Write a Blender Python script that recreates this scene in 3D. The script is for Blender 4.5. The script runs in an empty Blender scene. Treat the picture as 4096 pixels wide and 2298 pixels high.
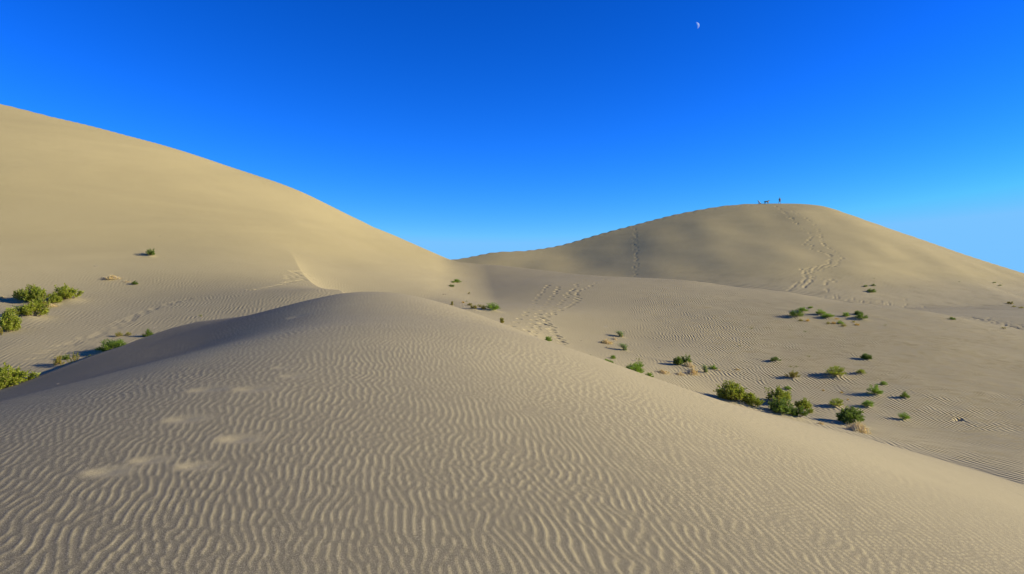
import bpy, bmesh, math, random
import numpy as np
from mathutils import Vector, Matrix

# ------------------------------------------------------------------ camera, light, exposure
scene = bpy.context.scene
COL = scene.collection
cam_d = bpy.data.cameras.new('camera'); cam = bpy.data.objects.new('camera', cam_d); COL.objects.link(cam)
cam_d.sensor_width = 36.0; cam_d.lens = 36.0*2820/4096
cam_d.clip_start = 0.05; cam_d.clip_end = 20000
cam.location = (0, 0, 0); cam.rotation_euler = (math.radians(90), 0, 0)
scene.camera = cam

SUN_AZ = math.radians(91)      # clockwise from the view direction (+Y)
SUN_EL = math.radians(18.5)
SUN_STRENGTH = 5.0
SKY_STRENGTH = 0.15
world = bpy.data.worlds.new('World'); scene.world = world; world.use_nodes = True
wn = world.node_tree; wn.nodes.clear()
w_out = wn.nodes.new('ShaderNodeOutputWorld'); w_bg = wn.nodes.new('ShaderNodeBackground')
w_sky = wn.nodes.new('ShaderNodeTexSky'); w_sky.sky_type = 'NISHITA'; w_sky.sun_disc = False
w_sky.sun_elevation = SUN_EL; w_sky.sun_rotation = SUN_AZ
w_sky.altitude = 1500; w_sky.air_density = 1.0; w_sky.dust_density = 0.15; w_sky.ozone_density = 3.0
# saturated, polarised look of the photographed sky: the same grade over the whole dome
w_hsv = wn.nodes.new('ShaderNodeHueSaturation'); w_hsv.inputs['Saturation'].default_value = 1.25
w_mul = wn.nodes.new('ShaderNodeMix'); w_mul.data_type = 'RGBA'; w_mul.blend_type = 'MULTIPLY'
w_mul.inputs[0].default_value = 1.0; w_mul.inputs[7].default_value = (0.62, 0.86, 1.0, 1)
wn.links.new(w_sky.outputs[0], w_hsv.inputs['Color']); wn.links.new(w_hsv.outputs[0], w_mul.inputs[6])
def w_math(op, a, b):
    n = wn.nodes.new('ShaderNodeMath'); n.operation = op
    for k, s in enumerate((a, b)):
        if isinstance(s, float): n.inputs[k].default_value = s
        else: wn.links.new(s, n.inputs[k])
    return n.outputs[0]
w_sep = wn.nodes.new('ShaderNodeSeparateColor'); w_com = wn.nodes.new('ShaderNodeCombineColor')
wn.links.new(w_mul.outputs[2], w_sep.inputs[0]); E_ = SKY_STRENGTH*2**0.32
for k, (g, m, top) in enumerate(((2.0, 1.96, .19), (1.4, .93, .545), (1.5, 1.42, 1.0))):     # contrast curve of the picture style
    v = w_math('MULTIPLY', w_math('POWER', w_math('MULTIPLY', w_sep.outputs[k], E_), g), m)
    wn.links.new(w_math('DIVIDE', w_math('MINIMUM', v, top), E_), w_com.inputs[k])
wn.links.new(w_com.outputs[0], w_bg.inputs['Color']); w_bg.inputs['Strength'].default_value = SKY_STRENGTH
wn.links.new(w_bg.outputs[0], w_out.inputs['Surface'])

sun_dir = Vector((math.sin(SUN_AZ)*math.cos(SUN_EL), math.cos(SUN_AZ)*math.cos(SUN_EL), math.sin(SUN_EL)))
sun_d = bpy.data.lights.new('sun', 'SUN'); sun_d.energy = SUN_STRENGTH; sun_d.angle = math.radians(0.5)
sun_d.color = (1.0, 0.93, 0.80)
sun = bpy.data.objects.new('sun', sun_d); COL.objects.link(sun)
sun.rotation_euler = sun_dir.to_track_quat('Z', 'Y').to_euler(); sun.location = sun_dir*50

vs = scene.view_settings
vs.view_transform = 'Standard'; vs.look = 'None'; vs.exposure = 0.32; vs.gamma = 1.0; vs.use_curve_mapping = False
scene.render.engine = 'CYCLES'

# ------------------------------------------------------------------ terrain: heights of five dune bodies
F0=2820.0; CU=2048.0; CV=1149.0
def ray(u,v): return (u-CU)/F0, -(v-CV)/F0
def pts(L):
    P=[]
    for u,v,Y in L:
        a,b=ray(u,v); P.append((a*Y,Y,b*Y))
    return np.array(P,float)
class TPS:
    """smooth surface z(x, y) through a handful of surveyed heights"""
    def __init__(s,P,lam=0.0,sy=1.0):
        P=np.asarray(P,float); s.sy=sy; s.c=P[:,:2]*np.array([1,sy]); n=len(P)
        K=s.k(s.c,s.c)+lam*np.eye(n)*100; A=np.zeros((n+3,n+3)); A[:n,:n]=K
        Q=np.c_[np.ones(n),s.c]; A[:n,n:]=Q; A[n:,:n]=Q.T
        s.w=np.linalg.solve(A,np.r_[P[:,2],0,0,0])
    def k(s,p,c):
        r2=((p[:,None,:]-c[None])**2).sum(2); return .5*r2*np.log(r2+1e-9)
    def __call__(s,x,y):
        sh=np.shape(x); p=np.c_[np.ravel(x),np.ravel(y)*s.sy]; o=np.empty(len(p))
        for i in range(0,len(p),60000):
            q=p[i:i+60000]; o[i:i+60000]=s.k(q,s.c)@s.w[:-3]+s.w[-3]+q@s.w[-2:]
        return o.reshape(sh)
def smax(a,b,k):
    h=np.clip(.5+.5*(a-b)/k,0,1); return b+(a-b)*h+k*h*(1-h)
class Layer:
    """a dune: front face through points, crest line at a distance per bearing, lee side falling away"""
    def __init__(s,crest,face,drop,soft=0.5,lam=0.0,sy=1.0,extra=(),flat=None):
        s.flat=flat
        s.cr=np.array([(ray(u,v)[0],Y) for u,v,Y in crest]); s.cr=s.cr[np.argsort(s.cr[:,0])]
        P=np.vstack([pts(list(crest)+list(face))]+([np.array(extra,float)] if len(extra) else []))
        s.f=TPS(P,lam,sy); s.drop=drop; s.soft=soft
    def crest_y(s,a): return np.interp(a,s.cr[:,0],s.cr[:,1])
    def __call__(s,x,y):
        a=x/np.maximum(y,2.0); Ys=s.crest_y(a); d=np.maximum(y-Ys,0); yc=np.minimum(y,Ys)
        z=s.f(np.where(d>0,a*Ys,x),yc)
        b=z/Ys; t=d/(d+s.soft)
        dr=s.drop if s.flat is None else s.drop*(1-.55/(1+np.exp(-(a-s.flat-.12)/.05)))
        return z+np.where(d>0,-dr*d*t,0)
NEAR_CREST=[(-300,1640,17),(0,1568,18),(131,1520,19),(300,1452,20.3),(484,1389,22),(678,1317,25),(795,1287,26),(1000,1262,26),(1186,1213,24.5),(1280,1191,24),(1360,1175,24),
 (1470,1168,24),(1600,1175,24),(1700,1195,24),(1801,1222,24.3),(1902,1255,24.5),(2003,1293,25),(2105,1335,25),(2206,1375,25),(2328,1421,25),(2455,1467,25),(2564,1510,25),(2716,1560,24.8),(2894,1609,24.3),
 (3059,1651,24),(3216,1691,23.5),(3484,1760,22),(3804,1853,19.5),(4096,1942,17),(4500,2080,15)]
def zr(x,y):   # broad back of the near dune
    d=x+2.1
    return -1.43+.0677*(y-3.75)-np.where(d>0,.135*d+.017*d*d,-.03*d+.0195*d*d)
NEAR_EXTRA=[(x,y,float(zr(x,y))) for x,y in [(0,-4),(-4,-3),(4,-3),(0,0),(-3,2),(3,2),(0,4),(-3.5,5),(3.5,5.5),(0,9),(-4,9),(-.6,13.5),(-4,14),(-6.5,9)]]
NEAR_EXTRA+=[(3.6,14,-2.20),(7,14,-3.22),(5.5,17,-2.88),(1,17,-1.36),(8.5,10,-3.75),(-8.7,16,-1.85),(-9.7,14,-2.15),(-11.3,20,-1.98),(-11.1,22,-1.68),(-11.2,18,-2.28),(-8.5,19,-1.62),(-6.5,20,-.95),(2.7,19,-2.08)]
LEFT_CREST=[(-400,330,70),(0,417,72),(207,469,73),(509,544,76),(715,601,79),(954,680,83),(1192,763,86),(1351,840,89),(1510,914,91),(1670,978,92),(1781,1018,92),(1852,1036,92),(1960,1056,92)]
LEFT_FACE=[(0,1560,20.6),(0,1400,26),(0,1200,35),(0,1000,43),(0,700,55),(300,1440,25.5),(500,1370,28),(500,1300,31),(500,1200,37),(500,1000,47),(500,750,60),(800,1275,32),
 (1000,1230,34),(1000,1150,41),(1000,1000,52),(1000,850,65),(1200,900,67),(1200,1030,54),(1250,1160,38),(1400,1168,43),(1350,1060,57),(1100,1190,36),(1500,1000,74),(1500,1100,57),(1500,1175,47),(1700,1060,76),(1700,1120,62),(1700,1190,48),(1850,1110,76),(1880,1180,60),(-400,1600,22),(-400,1200,32),(-400,800,48)]
RIDGE=np.array([(ray(u,0)[0]*Y,Y) for u,Y in ((1500,26),(1440,31),(1392,36),(1354,40),(1318,42.3),(1275,44.6),(1236,47.2),(1200,50),(1170,54),(1140,58))])
def carve(x,y):   # hollow to the right of the sharp ridge that runs down the left dune
    t=np.maximum(x-np.interp(y,RIDGE[:,1],RIDGE[:,0]),0); D=1.0*np.clip((56-y)/9,0,1)*np.clip((y-24)/4,0,1)
    return D*(1-np.exp(-t/1.9))*np.exp(-(t/9.5)**2)
MID_CREST=[(1700,1075,90),(1852,1052,89),(1985,1060,87),(2123,1076,84),(2300,1097,80),(2416,1106,77),(2600,1114,75),(2782,1126,73),(2900,1142,72),(3059,1160,70),(3157,1170,69),(3298,1196,68),(3425,1213,66),(3596,1232,64),(3766,1257,62),(3936,1291,60),(4096,1330,58),(4400,1400,56)]
MID_FACE=[(4096,1900,24),(4096,1700,30),(4096,1500,41),(3800,1810,25.5),(3800,1600,32.5),(3800,1400,46),(3500,1720,26),(3500,1600,32),(3500,1400,44.5),(3500,1300,54),(3200,1690,26.5),(3200,1500,36.5),(3200,1350,48),
 (3000,1620,30),(3000,1450,39),(3000,1300,51),(2700,1540,31),(2700,1400,41),(2700,1250,55),(2500,1470,33),(2500,1350,44),(2500,1200,60),(2200,1360,38),(2200,1250,48.5),(2200,1140,68),(2100,1320,38),(2050,1160,66),(1900,1185,63),(1900,1260,42),(1990,1215,56),(1850,1120,78),(4400,1600,36),(4400,1950,24)]
FAR_CREST=[(1600,1060,150),(1852,1038,155),(1971,1011,158),(2099,1001,160),(2226,981,163),(2385,938,167),(2544,898,171),(2703,859,175),(2862,830,178),(2950,820,179),(3037,816,180),(3123,815,180),(3244,818,180),(3298,825,180),(3378,850,179),(3473,883,178),(3569,918,177),(3700,963,175),(3816,1005,172),(3975,1057,168),(4096,1094,165),(4500,1180,160)]
FAR_FACE=[(2000,1130,128),(2400,1130,123),(2400,1050,147),(2800,1150,113),(2800,1050,133),(2800,950,153),(3100,1163,108),(3100,1080,122),(3100,980,143),(3100,880,165),(3391,1179,107),(3400,1080,124),(3400,960,150),(3596,1187,110),(3650,1100,130),(3851,1202,112),(3900,1140,130),(4096,1223,112),(4096,1160,135),(4500,1270,112)]
near=Layer(NEAR_CREST,[],.30,3.0,lam=0.002,extra=NEAR_EXTRA,flat=.44)
left=Layer(LEFT_CREST,LEFT_FACE,.5,2.0,lam=.01,sy=1.0)
mid=Layer(MID_CREST,MID_FACE,.3,2.0,lam=.004)
far=Layer(FAR_CREST,FAR_FACE,.6,.4,lam=.01)
def sp(t,w):
    return w*np.logaddexp(0,t/w)-w*.02
def floor_z(x,y): return -5.6+3.9*np.clip((y-45)/25,0,1)-1.3*np.clip((x-20)/25,0,1)*np.clip((y-45)/25,0,1)+0*x
def height(x,y):
    x=np.asarray(x,float); y=np.asarray(y,float); a=x/np.maximum(y,2.0); yy=np.maximum(y,2)
    N=near(x,y)
    Lf=left(x,y)-.7*sp(a+.05,.03)*yy-carve(x,y)
    M=mid(x,y)-.45*sp(-.085-a,.022)*yy
    Fr=far(x,y)-.6*sp(-.12-a,.01)*yy
    B=floor_z(x,y)
    z=smax(M,B,1.0)
    z=smax(z,np.where(y>95,Fr,-50+0*Fr),.5)
    z=smax(z,np.where(y>19,Lf,-50+0*Lf),np.where(a>-.28,np.clip(.03*y,.25,2.2),np.clip(.02*y,.25,1.4)))
    z=smax(z,N,np.where((a<-.2)&(a>-.58),.30,.10+.5/(1+np.exp(-(a-.48)/.05))))
    return z

# ------------------------------------------------------------------ wind ripples (height field, metres)
rng = np.random.default_rng(7)
RS, RN = 0.0095, 2048
def band_field(n, ds, lam, spread, width, its, seed):
    r = np.random.default_rng(seed); h = r.standard_normal((n, n)).astype(np.float32)
    ky = np.fft.fftfreq(n, ds)[:, None]; kx = np.fft.rfftfreq(n, ds)[None]
    k = np.hypot(kx, ky); th = np.arctan2(ky, np.maximum(kx, 1e-6)); k0 = 1/lam
    filt = np.exp(-((k-k0)/(width*k0))**2-(th/spread)**2)
    for i in range(its):
        h = np.fft.irfft2(np.fft.rfft2(h)*filt, s=(n, n)); h /= h.std()
        if i < its-1: h = np.tanh(1.6*h)
    # narrow crests, broad troughs, steeper on the lee side
    return h.astype(np.float32)
RIP = band_field(RN, RS, 0.077, 0.80, 0.34, 3, 3)
def low_noise(x, y, lam, seed):
    r = np.random.default_rng(seed); o = 0
    for i in range(7):
        t = r.uniform(0, 2*np.pi); k = 2*np.pi/(lam*r.uniform(.6, 1.7)); p = r.uniform(0, 6.28)
        o = o+np.sin(k*(x*np.cos(t)+y*np.sin(t))+p)
    return o/2.6
def sample(tex, x, y, ds):
    n = tex.shape[0]; u = x/ds; v = y/ds; i = np.floor(u).astype(int); j = np.floor(v).astype(int)
    fu = (u-i).astype(np.float32); fv = (v-j).astype(np.float32); out = 0
    def w(t): return [((-.5*t+1)*t-.5)*t, (1.5*t-2.5)*t*t+1, ((-1.5*t+2)*t+.5)*t, (.5*t-.5)*t*t]
    wu = w(fu); wv = w(fv)
    for b in range(4):
        row = 0
        for a in range(4): row = row+wu[a]*tex[(j+b-1) % n, (i+a-1) % n]
        out = out+wv[b]*row
    return out
def near_ripple(x, y):
    lam = 1+.8*np.clip((y-3.5)/18, 0, 1)
    wx = (x+y*(.15+.13*np.exp(-((x/(y+2)-.15)/.45)**2)))/lam+.15*low_noise(x, y, 5.5, 11)+.012*low_noise(x, y, .9, 12)
    wy = y/lam**.5+.25*low_noise(x, y, 4.5, 13)
    h = sample(RIP, wx, wy, RS)
    h = 1.9*np.tanh(h/1.9)
    s = np.exp(1.25*h)/2.9-.6           # sharpen crests
    patch = .68+.36*low_noise(x, y, 3.2, 14)
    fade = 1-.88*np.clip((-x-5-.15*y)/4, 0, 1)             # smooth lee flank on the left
    fade *= 1-.72*np.clip((x-.12*y-1.2)/3.0, 0, 1)*np.clip((y-5)/5, 0, 1)   # fine towards the right brink
    fade *= 1-.55*np.clip((y-8)/12, 0, 1)
    t = np.clip((y-4)/8, 0, 1); pale = .24+.58*t+np.clip(x/40, -.02, .1); flank_shade = np.clip((-x-5.0)/4, 0, 1)*np.clip((y-6)/6, 0, 1)  # shade of the left flank and brightness of the right slope put into the tone
    crest = pale*(1-flank_shade)+.12*flank_shade+(.42-.14*t)*s*np.clip(fade*1.3, 0, 1)
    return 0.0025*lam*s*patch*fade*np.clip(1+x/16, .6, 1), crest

# ------------------------------------------------------------------ footprints: (x, y, length, width, bearing, depth)
def ground_at(u, v, y0=25.5, y1=230):
    """where the line of sight of photo pixel (u, v) first meets the sand beyond y0"""
    a, b = ray(u, v); t = np.r_[np.arange(y0, min(110, y1), .06), np.arange(max(110, y0), y1, .3)]
    z = height(a*t, t); free = np.nonzero(b*t > z)[0]; f0 = free[0] if len(free) else 0
    hit = f0+np.nonzero(b*t[f0:] <= z[f0:])[0]
    k = hit[0] if len(hit) else int(np.argmin(np.abs(b*t-z)))
    return np.array([a*t[k], t[k], z[k]])
def many_at(L, y0, y1=230): return [ground_at(u, v, y0, y1) for u, v in L]
def crop(L, u0, v0, s): return [(u0+x/s, v0+y/s) for x, y in L]
PITS = []
tracks_mid = [(1075,232),(1045,262),(1015,297),(1000,335),(950,375),(925,417),(880,457),(885,497),(845,540),(830,582),(760,630),(735,676),(650,727),(610,777),(545,828),
 (1225,258),(1218,287),(1190,318),(1185,355),(1135,395),(1115,435),(1080,475),(1060,518),(1010,560),(990,606),(935,652),(918,695),(865,745),(850,797),(800,845),(760,892),
 (1490,222),(1500,250),(1455,283),(1425,300),(1375,340),(1390,366),(1330,374),(1355,408),(1310,450),(1275,488),(1250,510),(1160,553),(1090,650),(1160,655),(1065,690),
 (1610,153),(1905,150),(1770,200),(1705,237),(1650,268),(1600,282),(1530,307),(1500,340),(1490,365),(1510,375),(1500,412),(1540,425),(1480,440),(1520,455),(1480,485),(1420,520),(1440,512),(1370,550),(1390,540),(1350,560),
 (1230,570),(1250,600),(1270,595),(1150,600),(1150,627),(970,705),(1010,722),(960,742),(1045,745),(1010,750),(1060,783),(1000,797),(950,792),(1095,803),(1060,815),(1105,828),(925,834),(915,855),(940,876),
 (1155,850),(885,903),(1125,873),(1150,893),(870,923),(1090,880),(1150,918),(860,962),(1175,960),(1240,983),(1205,1003),(1275,1025),(1260,1047),(1310,1070),(1275,1090)]
for (u, v) in crop(tracks_mid, 1900, 1080, 3.68):
    p = ground_at(u, v); PITS.append((p[0], p[1], .22+.08*rng.random(), .15, rng.uniform(-.5, .5)+1.2, .10+.06*rng.random()))
t1 = [(640,278),(690,312),(735,350),(765,367),(815,425),(850,435),(895,490),(985,560),(1060,605),(1090,645),(1080,663),(1055,688),(1025,715),(990,740),(1085,755),(1095,805),(1200,840),(1270,860),(1305,880),(1325,895),(1335,912),(1320,940),(1310,960),(1290,965),(1310,985),(1275,1000),(1240,1015),(1205,1020),(1170,1025),(1140,1032),(1105,1040),(1070,1048),(1040,1045),(1010,1055),(985,1070),(970,1065),(995,1085),(1000,1110),(1000,1140),(1020,1165),(1010,1195),(985,1215),(960,1225),(930,1245),(900,1262),(875,1285),(850,1305),(785,1315),
 (850,340),(915,380),(1015,433),(1060,465),(1130,515),(1175,568),(1185,592),(1195,622),(1195,650),(1215,675),(1215,705),(1225,735),(1240,745),(1265,775),(1310,800),(1350,822),(1385,855),(1450,915),(1475,935),(1435,950),(1415,965),(1420,985),(1410,1010),(1370,1020),(1325,1015),(1290,1025),(1220,1045),(1190,1055),(1150,1062),(1110,1060),(1060,1080),(1055,1100),(1090,1130),(1125,1150),(1100,1165),(1075,1185),(1070,1210),(1045,1235),(1020,1250),(990,1270),(1000,1280),
 (1240,1190),(1255,1215),(1260,1240),(1290,1200),(1340,1190),(1375,1205)]
for (u, v) in crop(t1, 2900, 740, 3.141):
    p = ground_at(u, v, 95); PITS.append((p[0], p[1], .6+.7*rng.random(), .26+.12*rng.random(), rng.uniform(-.5, .5), .04+.075*rng.random()))
for k in range(34):                                     # two files of prints straight down the far dune
    v = 910+k*6.0
    p = ground_at(2534+4*math.sin(v*.021)+.05*(v-905)+rng.uniform(-4, 4)+(7 if k % 2 else -3), v+rng.uniform(-4, 4), 95); PITS.append((p[0], p[1], .6+.8*rng.random(), .25, rng.uniform(-.3, .3), .02+.05*rng.random()))
for k in range(34):                                     # trodden crest of the far dune
    u = 2380+k*20+rng.uniform(-14, 14); a = ray(u, 0)[0]; Y = far.crest_y(a)-rng.uniform(.4, 2.2)
    PITS.append((a*Y, Y, .5+.6*rng.random(), .4, 1.5, .02+.03*rng.random()))
t2 = [(540,345),(560,350),(590,365),(600,345),(650,350),(665,340),(490,405),(570,410),(620,385),(650,395),(700,385),(740,390),(500,430),(545,440),(600,420),(660,430),(740,420),(800,440),(480,440),(530,455),(690,445),(710,455),(640,460),(510,480),(550,475),(600,465),(450,490),(490,485),(440,515),(390,515),(350,525),(300,540),(250,545),(210,555),(180,560),(130,570),(100,570),(45,578),(5,580)]
for (u, v) in crop(t2, 1000, 980, 3.22):
    p = ground_at(u, v, 28); PITS.append((p[0], p[1], .33, .17, 1.3+rng.uniform(-.4, .4), .04))
t3 = [(1580,610),(1530,620),(1480,630),(1440,642),(1400,650),(1360,665),(1320,680),(1290,690),(1260,695),(1220,710),(1180,725),(1150,740),(1110,755),(1080,768),(1050,785),(1020,800),(990,820),(940,855),(870,885),(820,905),(760,920),(735,935),(690,945),(610,975),(570,990),(520,1000),(440,1040),(380,1065),(300,1110),(1100,775),(1040,795)]
for (u, v) in crop(t3, 0, 900, 2.064):
    p = ground_at(u, v, 22); PITS.append((p[0], p[1], .5, .12, 1.15+rng.uniform(-.2, .2), .022))
for k in range(190):                                    # trampled flat between the middle and the far dune, then down the right edge
    s = rng.random(); u = 3300+s*800; vv = np.interp(u, [3300, 3425, 3596, 3766, 3936, 4100], [1192, 1208, 1226, 1250, 1284, 1322])
    p = ground_at(u, vv-rng.exponential(5 if u > 3650 else 9), 60); PITS.append((p[0], p[1], .26+.2*rng.random(), .18, rng.uniform(0, 3), .035+.04*rng.random()))
for (u, v) in [(3832, 1681), (3846, 1685), (3860, 1690)]:
    p = ground_at(u, v, 24); PITS.append((p[0], p[1], .24, .17, 1.4, .13 if u < 3840 else .04))
# old prints half filled with pale drift sand on the near dune
SCOOPS = []
for u, v, L_, d_ in [(1190, 1267, .9, .045), (825, 1562, .62, .05), (1008, 1557, .62, .05), (735, 1678, .55, .045), (950, 1760, .50, .055), (425, 1888, .46, .045), (590, 1850, .38, .035), (775, 1868, .38, .04), (1172, 1506, .5, .03), (1130, 1470, .4, .025)]:
    p = ground_at(u, v, 2.0, 30); SCOOPS.append((p[0], p[1], L_*.8, d_))

# sand piled round the larger plants, with a tail to the lee
MOUNDS = []
for u, v, w in [(2945,1628,105),(3022,1648,84),(3123,1616,92),(3126,1678,96),(3184,1692,66),(3212,1645,54),(3385,1702,110),(3344,1510,76),(3467,1443,34),(3496,1583,50),(3166,1516,50),(3102,1449,40),(3443,1498,36),(3346,1630,56),(3474,1631,44),(3613,1683,44),(3617,1595,36),(2725,1461,60),(2760,1480,50),(3184,1273,50),(3209,1251,38),(3284,1265,42),(3312,1277,46),(3443,1281,48),(2534,1504,72),(1969,1247,56),(1894,1242,40),(276,1206,84),(150,1220,76),(110,1278,112),(213,1218,50),(81,1203,46),(601,1026,31),(441,1416,88),(2484,1350,30),(2500,1405,30),(2823,1493,30)]:
    p = ground_at(u, v, near.crest_y(ray(u, v)[0])+.6); MOUNDS.append((p[0], p[1], w*p[1]/F0))
def mound_z(x, y):
    z = 0*x
    for mx_, my_, w in MOUNDS:
        X = x-mx_; Y = y-my_; al = X*.80-Y*.60; ac = X*.60+Y*.80
        z = np.maximum(z, .13*w*np.exp(-(al/np.where(al < 0, 1.7*w, .62*w))**2-(ac/(.50*w))**2))
    return z

# ------------------------------------------------------------------ the sand sheet
def rows():
    y = [-3.0, -2, -1, 0, .6, 1.2, 1.8]; 
    while y[-1] < 27: y.append(y[-1]+min(.06, 1.2*.00089*y[-1]**2))
    for lim, d in ((38, .3), (62, .10), (90, .3), (115, 1.2), (186, .9), (240, 6), (420, 30)):
        while y[-1] < lim: y.append(y[-1]+d)
    return np.array(y)
YR = rows()
core = np.linspace(-.83, .83, 1240)
AC = np.r_[-1.6, -1.4, -1.2, -1.05, -.95, -.88, core, .88, .95, 1.05, 1.2, 1.4, 1.6]
AX = YR+3.2                                       # columns fan out from a point behind the viewer
GX = AC[None, :]*AX[:, None]; GY = np.repeat(YR[:, None], len(AC), 1)
nr, nc = GX.shape
GZ = height(GX, GY)
# which dune body each spot belongs to
a_ = GX/np.maximum(GY, 2)
is_near = (GY < near.crest_y(a_)+1.0)
is_far = (~is_near) & (GY > 95) & (far(GX, GY) >= left(GX, GY)-.7*sp(a_+.05, .03)*GY)
Lz = left(GX, GY)-.7*sp(a_+.05, .03)*np.maximum(GY, 2)
Mz = mid(GX, GY)-.45*sp(-.085-a_, .022)*np.maximum(GY, 2)
is_left = (~is_near) & (~is_far) & ((Lz > Mz) | (a_ < -.26))
BODY = np.where(is_near, 0, np.where(is_far, 3, np.where(is_left, 1, 2)))
# broad undulation so that no slope is a perfect mathematical sheet
und = .002*low_noise(GX, GY, 2.6, 21)+.010*low_noise(GX, GY, 7, 22)*np.clip(GY/30, .2, 1)
und = und+.22*low_noise(GX, GY, 38, 23)*np.clip((GY-100)/30, 0, 1)*np.clip(1-(a_-.45)/.2, .3, 1)
GZ = GZ+und*np.clip((GY-2)/10, 0, 1)*np.where(np.abs(GY-near.crest_y(a_)) < 3, .3, 1)
sel = (GY > 17) & (GY < 75); GZ[sel] += mound_z(GX[sel], GY[sel])
GZ += .11*low_noise(GX*1.1, GY*.5, 19, 24)*np.clip((GY-115)/12, 0, 1)*(BODY == 3)*np.clip(far.crest_y(a_)-GY-1, 0, 10)/10
# near ripples and scoops
nrow = int(np.searchsorted(YR, 30))
mask = np.ones((nrow, nc), np.float32)
scz = np.zeros((nrow, nc)); PALE = np.zeros((nr, nc), np.float32)
for (x, y, L_, d_) in SCOOPS:
    X = GX[:nrow]-x; Y = GY[:nrow]-y
    X2 = X*.97+Y*.22; Y2 = -X*.22+Y*.97
    r = np.hypot((X2-.05*L_)/(L_*.55), Y2/(L_*.40)); g = np.exp(-r**2*1.3); mask *= 1-.92*np.exp(-r**4*.8)
    w = np.exp(-(Y2/(L_*.24))**2)
    scz += .30*(-d_*w*np.exp(-((X2)/(L_*.30))**2)+.55*d_*w*np.exp(-((X2+.46*L_)/(L_*.18))**2))
    PALE[:nrow] = np.maximum(PALE[:nrow], .22*g)
bn = (GY[:nrow] < near.crest_y(a_[:nrow])+.5)
rip, crest = near_ripple(GX[:nrow], GY[:nrow])
is_n = None; CREST_SHADE = np.full((nr, nc), .70, np.float32); soft = np.clip((near.crest_y(a_[:nrow])+1.5-GY[:nrow])/2, 0, 1)*np.clip((28-GY[:nrow])/3, 0, 1)
CREST_SHADE[:nrow] = .70+(crest*mask+.75*(1-mask)-.70)*soft
GZ[:nrow] += rip*mask*bn*np.clip((GY[:nrow]-.5)/1.5, 0, 1)+scz
# footprints
for (x, y, L_, w_, th, d_) in PITS:
    R = 2.4*L_; i0, i1 = np.searchsorted(YR, [y-R, y+R]); 
    if i1-i0 < 1: continue
    ax = y+3.2; j0, j1 = np.searchsorted(AC, [(x-R)/ax, (x+R)/ax])
    X = GX[i0:i1, j0:j1]-x; Y = GY[i0:i1, j0:j1]-y; c, s = math.cos(th), math.sin(th)
    l = (X*s+Y*c)/(L_*.62); w = (X*c-Y*s)/(w_*.85); r = np.sqrt(l*l+w*w)
    GZ[i0:i1, j0:j1] += -d_*np.exp(-r**3)+.10*d_*np.exp(-((r-1.8)/.5)**2)
# where finer ripples (too small to mesh at that distance) are strong: drives the bump of the sand material
RA = np.zeros((nr, nc), np.float32)
u_ = CU+F0*a_; v_ = CV-F0*GZ/np.maximum(GY, 1)
valley = (BODY != 1) & (BODY != 3) & (a_ > -.2)
RA = np.where(valley, np.clip((GX-2-.05*GY)/7, .08, 1)*np.clip((72-GY)/26, .12, 1)*np.clip((GY-near.crest_y(a_)+1)/2.5, 0, 1), RA)
RA = np.where(valley, RA*(1-.55*np.exp(-((GX-(13.5-.32*(GY-26)))/4.0)**2)), RA)       # smooth hollow
RA = RA*(.65+1.1*np.clip((GX-9)/10, 0, 1))
RA = np.where(BODY == 1, .10*np.clip((2.0-GZ)/3, 0.03, 1), RA)
RB = np.where(BODY == 3, np.clip((6-GZ)/7, .04, 1)*np.clip((GX-5)/30, .3, 1)*1.3, 0).astype(np.float32)
RA = RA.astype(np.float32)

LW = 1/(1+np.exp(-np.clip((Lz-Mz)/1.2, -30, 30)))
WARM = np.where(BODY == 3, np.clip((GZ+1.5)/4, .15, 1), np.where(BODY == 0, .0, .25*(1-LW)+LW*np.clip((GZ+1.5)/5, 0.05, 1))).astype(np.float32)
def grid_normals(X, Y, Z):
    P = np.stack([X, Y, Z], -1); du = np.gradient(P, axis=1); dv = np.gradient(P, axis=0)
    n = np.cross(du, dv); n /= np.linalg.norm(n, axis=-1, keepdims=True)+1e-12; return n
NRM = grid_normals(GX, GY, GZ)
def sheet(name, sel_faces, mat):
    """one body of sand cut from the surveyed sheet (faces given by grid cell)"""
    ii, jj = np.nonzero(sel_faces)
    q = np.stack([ii*nc+jj, ii*nc+jj+1, (ii+1)*nc+jj+1, (ii+1)*nc+jj], 1)
    used, inv = np.unique(q.ravel(), return_inverse=True)
    me = bpy.data.meshes.new(name); n = len(used); m = len(q)
    me.vertices.add(n); co = np.stack([GX.ravel()[used], GY.ravel()[used], GZ.ravel()[used]], 1).astype(np.float32)
    me.vertices.foreach_set('co', co.ravel())
    me.loops.add(m*4); me.loops.foreach_set('vertex_index', inv.astype(np.int32))
    me.polygons.add(m); me.polygons.foreach_set('loop_start', np.arange(0, m*4, 4, dtype=np.int32))
    me.update(calc_edges=True)
    me.polygons.foreach_set('use_smooth', np.ones(m, bool))
    me.normals_split_custom_set_from_vertices(NRM.reshape(-1, 3)[used].astype(np.float32))
    for nm, arr in (('ripple', RA), ('coarse', RB), ('pale', PALE), ('warm', WARM), ('crest', CREST_SHADE)):
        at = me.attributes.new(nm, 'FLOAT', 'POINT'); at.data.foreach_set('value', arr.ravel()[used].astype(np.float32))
    me.materials.append(mat)
    o = bpy.data.objects.new(name, me); COL.objects.link(o); o['kind'] = 'structure'
    return o

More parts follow.
